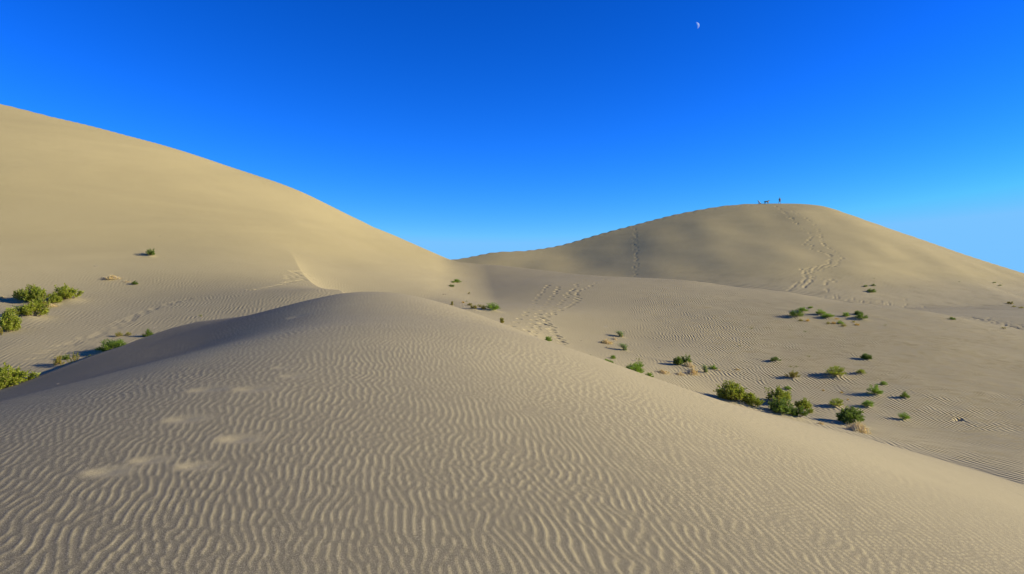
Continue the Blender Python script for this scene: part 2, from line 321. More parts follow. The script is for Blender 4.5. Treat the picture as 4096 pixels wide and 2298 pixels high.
# ------------------------------------------------------------------ materials
def nodes_of(name):
    m = bpy.data.materials.new(name); m.use_nodes = True; nt = m.node_tree; nt.nodes.clear()
    return m, nt, nt.nodes, nt.links
def sand_material():
    m, nt, N, L = nodes_of('sand')
    out = N.new('ShaderNodeOutputMaterial'); bs = N.new('ShaderNodeBsdfPrincipled')
    bs.inputs['Roughness'].default_value = .92; bs.inputs['Specular IOR Level'].default_value = .12
    tc = N.new('ShaderNodeTexCoord'); obj = tc.outputs['Object']
    def noise(scale, detail, rough=.5):
        n = N.new('ShaderNodeTexNoise'); n.inputs['Scale'].default_value = scale; n.inputs['Detail'].default_value = detail
        n.inputs['Roughness'].default_value = rough; L.new(obj, n.inputs['Vector']); return n.outputs['Fac']
    def mr(sock, a, b, c, d):
        n = N.new('ShaderNodeMapRange'); n.inputs[1].default_value = a; n.inputs[2].default_value = b
        n.inputs[3].default_value = c; n.inputs[4].default_value = d; L.new(sock, n.inputs[0]); return n.outputs[0]
    def math_(op, a, b):
        n = N.new('ShaderNodeMath'); n.operation = op
        for k, s in enumerate((a, b)):
            if isinstance(s, (int, float)): n.inputs[k].default_value = s
            else: L.new(s, n.inputs[k])
        return n.outputs[0]
    def mixc(f, c1, c2):
        n = N.new('ShaderNodeMix'); n.data_type = 'RGBA'
        if isinstance(f, float): n.inputs[0].default_value = f
        else: L.new(f, n.inputs[0])
        for k, c in ((6, c1), (7, c2)):
            if isinstance(c, tuple): n.inputs[k].default_value = c
            else: L.new(c, n.inputs[k])
        return n.outputs[2]
    grain = noise(230, 3, .75); fine = noise(95, 3, .6); broad = noise(.16, 4, .55)
    c = mixc(mr(broad, .35, .65, 0, 1), (.415, .330, .140, 1), (.450, .358, .152, 1))
    aw = N.new('ShaderNodeAttribute'); aw.attribute_name = 'warm'
    c = mixc(aw.outputs['Fac'], c, mixc(mr(broad, .35, .65, 0, 1), (.545, .416, .128, 1), (.580, .443, .138, 1)))
    ac = N.new('ShaderNodeAttribute'); ac.attribute_name = 'crest'      # dark grains in troughs, pale sand on crests, plus painted shade of the left flank
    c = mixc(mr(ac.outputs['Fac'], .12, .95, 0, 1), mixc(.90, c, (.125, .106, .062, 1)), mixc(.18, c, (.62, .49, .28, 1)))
    c = mixc(mr(grain, .50, .70, 0, .75), c, (.64, .52, .33, 1))
    c = mixc(mr(grain, .30, .48, .75, 0), c, (.24, .185, .10, 1))
    peb = noise(115, 2, .6); hp = N.new('ShaderNodeHueSaturation'); L.new(mr(peb, .32, .68, .72, 1.28), hp.inputs['Value']); L.new(c, hp.inputs['Color']); c = hp.outputs[0]
    mpp = N.new('ShaderNodeMapping'); mpp.inputs['Scale'].default_value = (.06, .022, .30); mpp.inputs['Rotation'].default_value = (0, 0, .5); L.new(obj, mpp.inputs[0])
    bnd = N.new('ShaderNodeTexNoise'); bnd.inputs['Scale'].default_value = 1.0; bnd.inputs['Detail'].default_value = 5; bnd.inputs['Roughness'].default_value = .6; bnd.inputs['Distortion'].default_value = 1.2; L.new(mpp.outputs[0], bnd.inputs['Vector'])
    hs = N.new('ShaderNodeHueSaturation'); L.new(mr(bnd.outputs['Fac'], .36, .64, .95, 1.04), hs.inputs['Value']); L.new(c, hs.inputs['Color']); c = hs.outputs[0]
    at = N.new('ShaderNodeAttribute'); at.attribute_name = 'pale'
    c = mixc(math_('MULTIPLY', at.outputs['Fac'], .3), c, (.60, .47, .29, 1))
    L.new(c, bs.inputs['Base Color'])
    # relief: grain, plus wind ripples where the sheet says so
    def gabor(scale, ang, aniso, freq):
        mp = N.new('ShaderNodeMapping'); L.new(obj, mp.inputs[0])
        wv = N.new('ShaderNodeTexNoise'); wv.inputs['Scale'].default_value = scale*.12; wv.inputs['Detail'].default_value = 1
        L.new(obj, wv.inputs['Vector'])
        va = N.new('ShaderNodeVectorMath'); va.operation = 'MULTIPLY_ADD'; L.new(wv.outputs['Color'], va.inputs[0])
        va.inputs[1].default_value = (1.6/scale, 1.6/scale, 0); L.new(obj, va.inputs[2])
        g = N.new('ShaderNodeTexGabor'); g.gabor_type = '2D'; g.inputs['Scale'].default_value = scale
        g.inputs['Frequency'].default_value = freq; g.inputs['Anisotropy'].default_value = aniso
        g.inputs['Orientation'].default_value = math.radians(ang); L.new(va.outputs[0], g.inputs['Vector'])
        return g.outputs['Value']
    ar = N.new('ShaderNodeAttribute'); ar.attribute_name = 'ripple'
    ab = N.new('ShaderNodeAttribute'); ab.attribute_name = 'coarse'
    patch = mr(noise(.35, 2), .35, .65, .55, 1.2)
    g1 = math_('MULTIPLY', math_('MULTIPLY', gabor(1.6, 8, .86, 3.2), ar.outputs['Fac']), patch)
    g2 = math_('MULTIPLY', gabor(.42, 62, .93, 3.0), ab.outputs['Fac'])
    h = math_('ADD', math_('MULTIPLY', g1, .16), math_('MULTIPLY', g2, .22))
    h = math_('ADD', h, math_('MULTIPLY', grain, .0016)); h = math_('ADD', h, math_('MULTIPLY', fine, .0022))
    bp = N.new('ShaderNodeBump'); bp.inputs['Strength'].default_value = 1; bp.inputs['Distance'].default_value = 1
    L.new(h, bp.inputs['Height']); L.new(bp.outputs[0], bs.inputs['Normal'])
    L.new(bs.outputs[0], out.inputs['Surface'])
    return m
def leaf_material(name, c1, c2, dry=None, trans=.45):
    m, nt, N, L = nodes_of(name)
    out = N.new('ShaderNodeOutputMaterial'); df = N.new('ShaderNodeBsdfPrincipled'); tr = N.new('ShaderNodeBsdfTranslucent'); mx = N.new('ShaderNodeMixShader')
    df.inputs['Roughness'].default_value = .45; df.inputs['Specular IOR Level'].default_value = .35
    geo = N.new('ShaderNodeNewGeometry'); oi = N.new('ShaderNodeObjectInfo')
    cr = N.new('ShaderNodeMix'); cr.data_type = 'RGBA'; cr.inputs[6].default_value = (*c1, 1); cr.inputs[7].default_value = (*c2, 1)
    ad = N.new('ShaderNodeMath'); ad.operation = 'MULTIPLY_ADD'; ad.inputs[1].default_value = .7; L.new(geo.outputs['Random Per Island'], ad.inputs[0])
    ml = N.new('ShaderNodeMath'); ml.operation = 'MULTIPLY'; ml.inputs[1].default_value = .3; L.new(oi.outputs['Random'], ml.inputs[0]); L.new(ml.outputs[0], ad.inputs[2])
    L.new(ad.outputs[0], cr.inputs[0]); col = cr.outputs[2]
    if dry:
        th = N.new('ShaderNodeMath'); th.operation = 'GREATER_THAN'; th.inputs[1].default_value = dry[1]
        L.new(geo.outputs['Random Per Island'], th.inputs[0])
        c3 = N.new('ShaderNodeMix'); c3.data_type = 'RGBA'; c3.inputs[7].default_value = (*dry[0], 1); L.new(col, c3.inputs[6]); L.new(th.outputs[0], c3.inputs[0]); col = c3.outputs[2]
    L.new(col, df.inputs['Base Color']); L.new(col, tr.inputs['Color']); mx.inputs[0].default_value = trans
    L.new(df.outputs[0], mx.inputs[1]); L.new(tr.outputs[0], mx.inputs[2]); L.new(mx.outputs[0], out.inputs['Surface'])
    return m
def plain(name, c, rough=.8, var=.25, scale=30):
    m, nt, N, L = nodes_of(name)
    out = N.new('ShaderNodeOutputMaterial'); bs = N.new('ShaderNodeBsdfPrincipled'); bs.inputs['Roughness'].default_value = rough
    n = N.new('ShaderNodeTexNoise'); n.inputs['Scale'].default_value = scale
    x = N.new('ShaderNodeMix'); x.data_type = 'RGBA'; x.inputs[6].default_value = (*[k*(1-var) for k in c], 1); x.inputs[7].default_value = (*[min(1, k*(1+var)) for k in c], 1)
    L.new(n.outputs['Fac'], x.inputs[0]); L.new(x.outputs[2], bs.inputs['Base Color']); L.new(bs.outputs[0], out.inputs['Surface'])
    return m
SAND = sand_material()
M_LEAF = leaf_material('grey green leaf', (.23, .28, .022), (.52, .54, .055), ((.50, .40, .08), .93))
M_DARK = leaf_material('dark green leaf', (.10, .17, .018), (.29, .37, .045))
M_BRIGHT = leaf_material('bright green shoot', (.17, .29, .02), (.36, .47, .05))
M_OLIVE = leaf_material('yellowing leaf', (.26, .28, .035), (.50, .44, .07), ((.60, .36, .07), .8))
M_GOLD = leaf_material('golden dry leaf', (.58, .40, .06), (.78, .48, .08))
M_GRASS = leaf_material('grass blade', (.20, .29, .08), (.38, .46, .17), ((.62, .48, .18), .8))
M_STRAW = leaf_material('dry straw', (.68, .50, .17), (.95, .78, .36), None, .2)
M_STEM = plain('woody stem', (.22, .16, .09))
M_TWIG = plain('bleached twig', (.60, .52, .40))
M_DRYSTICK = plain('dark dead twig', (.16, .12, .08))

cell = lambda b: (BODY[:-1, :-1] == b)
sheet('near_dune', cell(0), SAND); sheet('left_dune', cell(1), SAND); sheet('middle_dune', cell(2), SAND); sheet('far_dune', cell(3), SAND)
# the desert beyond and around, one sheet to the horizon, wholly below the dunes
bm = bmesh.new()
rings = [0, 60, 200, 600, 1800, 6000]; prev = [bm.verts.new((0, 0, -9))]
for r_ in rings[1:]:
    cur = [bm.verts.new((r_*math.cos(k*math.pi/24), r_*math.sin(k*math.pi/24), -9-.0*r_)) for k in range(48)]
    for k in range(48):
        if len(prev) == 1: bm.faces.new((prev[0], cur[k], cur[(k+1) % 48]))
        else: bm.faces.new((prev[k], cur[k], cur[(k+1) % 48], prev[(k+1) % 48]))
    prev = cur
me = bpy.data.meshes.new('ground'); bm.to_mesh(me); bm.free(); me.materials.append(SAND)
o = bpy.data.objects.new('ground', me); COL.objects.link(o); o['kind'] = 'structure'

# ------------------------------------------------------------------ things: helpers
def to_mesh(name, V, Fc, mats, mi=None):
    me = bpy.data.meshes.new(name); me.from_pydata([tuple(v) for v in V], [], Fc)
    for m in mats: me.materials.append(m)
    if mi is not None: me.polygons.foreach_set('material_index', np.array(mi, np.int32))
    me.update(); return me
def link(name, me, parent=None):
    o = bpy.data.objects.new(name, me); COL.objects.link(o); o.parent = parent; return o
def tag(o, label, cat, group=None):
    o['label'] = label; o['category'] = cat
    if group: o['group'] = group
class Geo:
    def __init__(s): s.V = []; s.F = []
    def leaf(s, p, d, n, L, W, fold=.25):
        d = d/np.linalg.norm(d); sd = np.cross(d, n); sd /= np.linalg.norm(sd)+1e-9; up = np.cross(sd, d); k = len(s.V)
        s.V += [p, p+d*L*.5+sd*W*.5+up*L*fold*.4, p+d*L, p+d*L*.5-sd*W*.5+up*L*fold*.4]
        s.F += [(k, k+1, k+2), (k, k+2, k+3)]
    def tube(s, P, r0, r1, n=3):
        P = np.asarray(P, float); rings = []
        for i, p in enumerate(P):
            d = P[min(i+1, len(P)-1)]-P[max(i-1, 0)]; d /= np.linalg.norm(d)+1e-9
            a = np.cross(d, [.3, .9, .2]); a /= np.linalg.norm(a)+1e-9; b = np.cross(d, a); r = r0+(r1-r0)*i/(len(P)-1); k = len(s.V)
            s.V += [p+r*(a*math.cos(t)+b*math.sin(t)) for t in (2*math.pi*j/n for j in range(n))]; rings.append(k)
        for a_, b_ in zip(rings, rings[1:]):
            for j in range(n): s.F.append((a_+j, a_+(j+1) % n, b_+(j+1) % n, b_+j))
        k = rings[-1]; s.F.append(tuple(k+j for j in range(n)))
    def blade(s, P, w, side):
        k = len(s.V); n = len(P)
        for i, p in enumerate(P):
            ww = w*(1-i/(n-.9))**.7; s.V += [p-side*ww, p+side*ww]
        for i in range(n-1): s.F.append((k+2*i, k+2*i+1, k+2*i+3, k+2*i+2))
def unit(g, tall=1.0):
    """scale to one unit wide and one tall, feet at zero"""
    V = np.array(g.V); lo, hi = np.percentile(V[:, 0], 1.5), np.percentile(V[:, 0], 98.5); w = hi-lo
    h = np.percentile(V[:, 2], 99.3); return np.array([1/w, 1/w, 1/h])
# every builder returns (foliage mesh, stem mesh)
def build_shrub(seed, leafmat, stems=74, leafL=.08, leafW=.036, lobes=3, name='shrub'):
    R = np.random.default_rng(seed); g = Geo(); t = Geo()
    lob = [(R.uniform(-.28, .28), R.uniform(-.2, .2), R.uniform(.7, 1.05)) for _ in range(lobes)]
    for k in range(stems):
        lx, ly, lh = lob[k % lobes]; az = R.uniform(0, 2*math.pi); el = math.asin(R.uniform(.10, 1)); L = R.uniform(.75, 1.08)
        dx, dy, dz = math.cos(az)*math.cos(el), math.sin(az)*math.cos(el), math.sin(el)
        tip = np.array([lx+dx*.42*L, ly+dy*.36*L, .04+dz*.62*L*lh]); base = np.array([lx*.7+R.normal(0, .03), ly*.7+R.normal(0, .03), -.04])
        mid_ = (base+tip)/2+np.array([dx*.05, dy*.05, -.02+.05*R.random()])
        P = [(1-u)**2*base+2*u*(1-u)*mid_+u*u*tip for u in np.linspace(0, 1, 5)]; t.tube(P, .009, .003)
        for j in range(int(13+6*R.random())):
            u = R.uniform(.35, 1.0); p = (1-u)**2*base+2*u*(1-u)*mid_+u*u*tip; out = tip-base; out = out/np.linalg.norm(out)
            tw = out*.55+R.normal(0, .55, 3)+np.array([0, 0, .45]); tw /= np.linalg.norm(tw); q = p+tw*R.uniform(.02, .11)
            for m in range(4):
                d = tw+R.normal(0, .6, 3); g.leaf(p+(q-p)*m/3, d, R.normal(0, 1, 3)+np.array([0, 0, 1.0]), leafL*R.uniform(.6, 1.15), leafW*R.uniform(.7, 1.2))
    s = unit(g); V = [np.asarray(v)*s for v in g.V]; T = [np.asarray(v)*s for v in t.V]
    return to_mesh(name+'_foliage', V, g.F, [leafmat]), to_mesh(name+'_stems', T, t.F, [M_STEM])
def build_broom(seed, mat, n=1500, L=.13, W=.020, name='broom', spread=.1, dome=.75):
    """dome of fine upright shoots"""
    R = np.random.default_rng(seed); g = Geo(); t = Geo()
    for k in range(34):
        az = R.uniform(0, 6.283); el = math.asin(R.uniform(spread, 1)); l = R.uniform(.8, 1.05)
        d = np.array([math.cos(az)*math.cos(el)*.5, math.sin(az)*math.cos(el)*.42, math.sin(el)*dome]); t.tube([[0, 0, -.03], d*.35*l+[0, 0, .05], d*.8*l], .008, .002)
        for j in range(n//34):
            u = R.uniform(.25, 1)**.7; p = d*l*u*np.array([1, 1, .95])+R.normal(0, .045, 3)*np.array([1, 1, .6]); dd = d/np.linalg.norm(d)*.8+R.normal(0, .38, 3)+np.array([0, 0, .5])
            g.leaf(p, dd, R.normal(0, 1, 3), L*R.uniform(.6, 1.2), W*R.uniform(.8, 1.6), .1)
    s = unit(g); return to_mesh(name+'_foliage', [np.asarray(v)*s for v in g.V], g.F, [mat]), to_mesh(name+'_stems', [np.asarray(v)*s for v in t.V], t.F, [M_STEM])
def build_grass(seed, name='grass'):
    R = np.random.default_rng(seed); g = Geo(); t = Geo()
    for k in range(300):
        b = np.array([R.normal(0, .055), R.normal(0, .05), -.02]); az = R.uniform(0, 6.283); sp_ = abs(R.normal(0, .30)); L = R.uniform(.55, 1.1)
        lean = np.array([math.cos(az)*sp_-.22*L, math.sin(az)*sp_, 0]); P = [b+np.array([0, 0, 1])*L*u*(1-.22*u*u)+lean*u*u*1.1 for u in np.linspace(0, 1, 5)]
        a = R.uniform(0, 3.14); g.blade(P, .011*R.uniform(.7, 1.5), np.array([math.cos(a), math.sin(a), 0]))
    for k in range(60):
        b = np.array([R.normal(0, .06), R.normal(0, .05), -.02]); az = R.uniform(0, 6.283)
        t.blade([b, b+np.array([math.cos(az)*.05, math.sin(az)*.05, .12]), b+np.array([math.cos(az)*.14, math.sin(az)*.14, .2*R.random()+.08])], .009, np.array([math.sin(az), -math.cos(az), 0]))
    s = np.array([1/.62, 1/.62, 1.0])
    return to_mesh(name+'_blades', [np.asarray(v)*s for v in g.V], g.F, [M_GRASS]), to_mesh(name+'_dry_base', [np.asarray(v)*s for v in t.V], t.F, [M_GOLD])
def build_straw(seed, n=620, name='straw'):
    R = np.random.default_rng(seed); g = Geo(); t = Geo()
    for k in range(n):
        b = np.array([R.normal(0, .2), R.normal(0, .14), 0]); hh = .10*math.exp(-(b[0]/.25)**2-(b[1]/.2)**2); b[2] = hh*R.random()
        az = R.normal(-.5, .9); L = R.uniform(.05, .26); el = R.uniform(-.1, .75)
        d = np.array([math.cos(az)*math.cos(el), math.sin(az)*math.cos(el), math.sin(el)]); m = b+d*L*.5+R.normal(0, .02, 3); e = b+d*L+np.array([0, 0, -.05*L/.2])
        g.blade([b, m, e], .0075*R.uniform(.7, 1.6), np.array([math.sin(az), -math.cos(az), .3]))
    for k in range(26):
        b = np.array([R.normal(0, .16), R.normal(0, .12), 0]); az = R.uniform(0, 6.283); t.tube([b, b+[math.cos(az)*.1, math.sin(az)*.1, .05+.05*R.random()], b+[math.cos(az)*.24, math.sin(az)*.24, .01]], .005, .002)
    V = np.array(g.V); s = np.array([1/(np.percentile(V[:, 0], 98)-np.percentile(V[:, 0], 2))]*2+[1/np.percentile(V[:, 2], 99)])
    return to_mesh(name+'_stalks', [np.asarray(v)*s for v in g.V], g.F, [M_STRAW]), to_mesh(name+'_roots', [np.asarray(v)*s for v in t.V], t.F, [M_TWIG])
def build_sprig(seed, mat, name='sprig', n=11):
    R = np.random.default_rng(seed); g = Geo(); t = Geo()
    for k in range(n):
        az = R.uniform(0, 6.283); e = R.uniform(.3, 1.4); d = np.array([math.cos(az)*math.cos(e), math.sin(az)*math.cos(e), math.sin(e)])*R.uniform(.35, .6)
        P = [np.array([0, 0, -.03]), d*.5+R.normal(0, .03, 3), d+np.array([0, 0, .06])]; t.tube(P, .012, .004)
        for j in range(13):
            p = P[1]+(P[2]-P[1])*R.random(); g.leaf(p, d/np.linalg.norm(d)+R.normal(0, .6, 3)+[0, 0, .4], R.normal(0, 1, 3), .11*R.uniform(.6, 1.1), .035)
    s = unit(g); return to_mesh(name+'_foliage', [np.asarray(v)*s for v in g.V], g.F, [mat]), to_mesh(name+'_stems', [np.asarray(v)*s for v in t.V], t.F, [M_STEM])
def build_twig(seed, mat, name='twig'):
    R = np.random.default_rng(seed); t = Geo(); P = [np.array([-.5, 0, .02])]
    for k in range(4): P.append(P[-1]+np.array([.25, R.normal(0, .09), R.normal(.015, .03)]))
    t.tube(P, .026, .010, 4)
    for k in (1, 2, 3):
        az = R.normal(0, .8); t.tube([P[k], P[k]+[.12*math.cos(az), .12*math.sin(az), .07], P[k]+[.27*math.cos(az), .27*math.sin(az), .06+.1*R.random()]], .015, .006, 3)
    return to_mesh(name, t.V, t.F, [mat])
KIT = {
 'shrub': [build_shrub(1, M_LEAF), build_shrub(2, M_LEAF, 52, lobes=4), build_shrub(3, M_LEAF, 40, lobes=2)],
 'dark': [build_shrub(11, M_DARK), build_shrub(12, M_DARK, 50, lobes=4), build_shrub(13, M_DARK, 40, lobes=2)],
 'olive': [build_shrub(21, M_OLIVE, 34, lobes=2), build_sprig(22, M_OLIVE, n=20), build_shrub(23, M_OLIVE, 30, lobes=3)],
 'broom': [build_broom(31, M_BRIGHT), build_broom(32, M_BRIGHT, 1700, .12), build_broom(33, M_BRIGHT, 1300, .16)],
 'wiry': [build_broom(41, M_DARK, 1300, .16, .019, spread=.03, dome=.65), build_broom(42, M_DARK, 1200, .17, .018, spread=.03, dome=.6), build_broom(43, M_LEAF, 1200, .15, .02, spread=.03, dome=.65)],
 'gold': [build_broom(51, M_GOLD, 600, .18, .022), build_broom(52, M_OLIVE, 600, .18, .022), build_broom(53, M_GOLD, 520, .2, .022)],
 'grass': [build_grass(61), build_grass(62)],
 'straw': [build_straw(71), build_straw(72, 380), build_straw(73, 800)],
 'sprig': [build_sprig(81, M_LEAF), build_sprig(82, M_BRIGHT), build_sprig(83, M_LEAF, n=7)],
}
PART = {'grass': ('blades', 'dry_base'), 'straw': ('stalks', 'twigs')}
NAME = {'shrub': 'shrub', 'dark': 'shrub', 'olive': 'shrub', 'broom': 'broom_bush', 'wiry': 'broom_bush', 'gold': 'dry_tuft', 'grass': 'grass_tuft', 'straw': 'straw_patch', 'sprig': 'seedling'}
CAT = {'shrub': 'shrub', 'dark': 'shrub', 'olive': 'shrub', 'broom': 'bush', 'wiry': 'bush', 'gold': 'dry tuft', 'grass': 'grass tuft', 'straw': 'dry straw', 'sprig': 'seedling'}
JOINED = {}
def joined(kind, k):
    """foliage and stems of a plant too small to show them apart, as one mesh"""
    if (kind, k) not in JOINED:
        a, b = KIT[kind][k]; V = [tuple(v.co) for v in a.vertices]; F = [tuple(p.vertices) for p in a.polygons]; n = len(V); mi = [0]*len(F)
        V += [tuple(v.co) for v in b.vertices]; F += [tuple(i+n for i in p.vertices) for p in b.polygons]; mi += [1]*len(b.polygons)
        JOINED[kind, k] = to_mesh(NAME[kind], V, F, [a.materials[0], b.materials[0]], mi)
    return JOINED[kind, k]
count = 0
def plant(kind, u, v, w, h, label, group, var=None, y0=None, rz=None):
    """u, v: where it stands; w: width as photographed; h: height / width"""
    global count; count += 1; R = np.random.default_rng(count*7+1)
    a = ray(u, v)[0]; p = ground_at(u, v, y0 if y0 else near.crest_y(a)+.6)
    sz = w*p[1]/F0*(1.05 if kind in ('shrub', 'dark') else 1.0); k = (var if var is not None else count) % len(KIT[kind])
    rz = R.uniform(0, 6.283) if rz is None else rz
    if kind == 'grass': rz = R.uniform(-.3, .3)
    if w < 17:
        r = link(NAME[kind], joined(kind, k))
    else:
        r = link(NAME[kind], None); f, s = KIT[kind][k]; n1, n2 = PART.get(kind, ('foliage', 'stems'))
        o = link(n1, f, r); o['kind'] = 'stuff'; o = link(n2, s, r); o['kind'] = 'stuff'
    r.location = (p[0], p[1], p[2]-.02*sz+float(mound_z(p[0], p[1]))); r.rotation_euler = (0, 0, rz); r.scale = (sz, sz, sz*h)
    tag(r, label, CAT[kind], group); return r
LD = 'shrubs scattered on the left dune'; LV = 'plants in the sandy trough left of the near dune'; CH = 'plants in the hollow behind the near dune'
VF = 'plants on the valley floor'; VS = 'bushes on the rippled valley slope'; MD = 'bushes on the shoulder of the middle dune'; FD = 'tiny bushes at the foot of the far dune'; BS = 'big leafy shrubs along the near dune edge'
# left dune
plant('dark', 601, 1026, 31, .78, 'lone small dark green shrub highest up on the big left dune', LD)
plant('straw', 455, 1116, 60, .26, 'patch of orange dry straw lying on the left dune slope', None, 0)
plant('straw', 505, 1128, 30, .2, 'thin brown straggle of dry stalks between the orange straw and a tiny shrub', None, 1)
plant('dark', 538, 1139, 22, .62, 'tiny dark shrub just right of the dry straw on the left dune', LD)
plant('shrub', 81, 1203, 46, .78, 'small round green shrub, leftmost of the upper cluster on the left dune', LD)
plant('shrub', 150, 1215, 76, .78, 'tall rounded green shrub at the top of the cluster on the left dune', LD)
plant('shrub', 152, 1237, 62, .72, 'green shrub in front of and touching the tall rounded one on the left dune', LD)
plant('olive', 184, 1232, 34, .75, 'small yellow and orange tinged shrub low in the left dune cluster', LD, 0)
plant('shrub', 213, 1218, 50, .62, 'green shrub standing against the orange litter, left of the cluster end', LD)
plant('straw', 240, 1204, 46, .42, 'orange dry litter between two green shrubs on the left dune', None, 0)
plant('straw', 205, 1228, 58, .2, 'orange litter spread under the shrub cluster on the left dune', None, 2)
plant('shrub', 276, 1206, 84, .6, 'wide dense green shrub at the right end of the cluster on the left dune', LD, 1)
plant('shrub', 110, 1278, 112, .46, 'long low yellow green shrub hedge stretching right from the left frame edge', LD, 1)
plant('olive', 98, 1262, 60, .5, 'yellowing growth rising behind the long low shrub hedge', LD, 2)
plant('shrub', 26, 1324, 74, 1.05, 'big dense green shrub at the left frame edge below the cluster', LD, 0)
plant('olive', -4, 1343, 26, 1.2, 'yellow green shrub cut by the left frame edge', LD, 0)
plant('straw', 10, 1192, 30, .25, 'faint pale dry stalks at the left frame edge above the shrubs', None, 1)
# trough on the left
plant('shrub', 50, 1572, 150, .52, 'large yellow green shrub at bottom left, peeking over the dark dune lip', LV, 1)
plant('shrub', 0, 1600, 70, .8, 'leafy shrub cut by the left frame edge beside the large bottom left one', LV, 2)
plant('olive', 231, 1462, 38, .95, 'small round yellow green shrub casting a long shadow in the trough', LV, 0)
plant('sprig', 249, 1466, 15, .6, 'tiny pale sprout at the foot of the round shrub with the long shadow', LV)
plant('dark', 262, 1440, 28, .72, 'small dark green shrub behind the round one in the trough', LV)
plant('olive', 298, 1464, 48, 1.15, 'tall thin yellow green shrub with ragged top in the trough', LV, 1)
plant('sprig', 364, 1436, 36, .45, 'nearly bare grey green sapling on the shaded lip of the trough', LV, 2)
plant('wiry', 441, 1416, 88, .52, 'dark green wiry bush, the largest growing along the trough edge', LV, 0)
plant('broom', 480, 1385, 38, .7, 'bright green tuft just behind the large wiry bush', LV)
plant('gold', 474, 1348, 27, .72, 'pale yellow green tuft with a short shadow above the wiry bush', LV, 1)
plant('gold', 514, 1343, 22, .7, 'pale straggly tuft to the right of the yellow green one', LV, 1)
plant('wiry', 591, 1348, 38, .8, 'dark green bush alone at the right end of the trough, long shadow to its left', LV, 1)
plant('sprig', 802, 1268, 16, .6, 'tiny yellow green seedling on the sand lip near the dark flank', LV)
# hollow in the middle
plant('broom', 1828, 1131, 29, .5, 'small bright green bush highest in the hollow behind the near dune', CH, 1)
plant('broom', 1814, 1132, 19, .4, 'small bush joined to the left of the highest one in the hollow', CH, 2)
plant('wiry', 1806, 1148, 22, .45, 'dark green flat bush just below the highest pair in the hollow', CH)
plant('olive', 1876, 1178, 13, .75, 'tiny olive bush standing alone in the open hollow with a thin shadow', CH)
plant('olive', 1809, 1222, 21, .75, 'olive shrub directly at the near dune edge in the hollow', CH, 0)
plant('gold', 1852, 1213, 12, .65, 'tiny brown dry tuft in the hollow', CH, 0)
plant('sprig', 1866, 1209, 10, .7, 'tiny green sprout right of the brown dry tuft', CH)
plant('olive', 1876, 1223, 22, .5, 'flat olive shrub with a long dark shadow in the hollow', CH, 2)
plant('olive', 1894, 1242, 26, .6, 'olive shrub lowest left in the shadowed row of the hollow', CH, 0)
plant('olive', 1920, 1230, 30, .42, 'flat olive shrub behind the row in the hollow', CH, 1)
plant('olive', 1933, 1242, 27, .65, 'olive shrub leaning against the bright green bush', CH, 2)
plant('broom', 1969, 1247, 56, .5, 'bright green dome shaped bush, the largest in the hollow', CH, 0)
plant('olive', 2006, 1294, 35, .62, 'olive shrub on a small sand foot at the near dune edge', CH, 0)
plant('broom', 2193, 1366, 32, .62, 'bright green round bush below the many footprints', CH, 1)
# valley floor
plant('grass', 2484, 1350, 36, .82, 'tall grass tuft leaning left, upper of the two with long shadows', VF, 0)
plant('straw', 2458, 1359, 24, .4, 'small dry straw wisp below the upper grass tuft', None, 1)
plant('straw', 2420, 1373, 52, .3, 'tan dry straw clump left of the two grass tufts', None, 0)
plant('grass', 2500, 1405, 38, .98, 'tall green grass tuft leaning left, lower of the two with long shadows', VF, 1)
plant('straw', 2429, 1392, 18, .3, 'tiny dry wisp near the tip of a grass tuft shadow', None, 1)
plant('broom', 2350, 1440, 38, .55, 'bright green bush half hidden at the near dune edge, upper left', VF, 0)
plant('broom', 2451, 1436, 26, .55, 'small bright bush standing free with a thin shadow to the left', VF, 1)
plant('broom', 2431, 1470, 54, .55, 'bright green bush behind the near dune edge with orange base', VF, 2)
plant('sprig', 2554, 1446, 16, .85, 'small dark sapling beside a bleached stick', VF)
plant('broom', 2556, 1474, 40, .7, 'bright round bush behind the wide pale one', VF, 0)
plant('broom', 2534, 1504, 72, .58, 'wide pale green bush touching the near dune edge', VF, 2)
plant('broom', 2595, 1514, 37, .62, 'bright yellow green round bush right of the wide pale one', VF, 1)
plant('dark', 2709, 1462, 30, .95, 'dark leafy shrub, left half of the pair above the straw mound', VF, 0)
plant('dark', 2742, 1459, 38, .85, 'leafy shrub, right half of the pair above the straw mound', VF, 1)
plant('straw', 2755, 1470, 46, .42, 'orange straw mound right under the pair of leafy shrubs', None, 2)
plant('straw', 2766, 1496, 56, .42, 'orange straw mound in front, second below the leafy pair', None, 0)
plant('straw', 2722, 1499, 46, .26, 'greyish twiggy litter left of the front straw mound', None, 1)
plant('straw', 2650, 1492, 62, .24, 'thin spread of dry stalks on open sand left of the straw mounds', None, 1)
plant('grass', 2823, 1493, 30, 1.3, 'upright grey green grass tuft with golden base', VF, 0)
plant('broom', 2850, 1477, 32, .52, 'low feathery green bush behind the upright grass tuft', VF, 0)
plant('straw', 2873, 1484, 24, .3, 'bleached stalks lying right of the upright grass tuft', None, 1)
plant('straw', 2946, 1481, 26, .2, 'small faint straw scrap alone on the valley floor', None, 1)
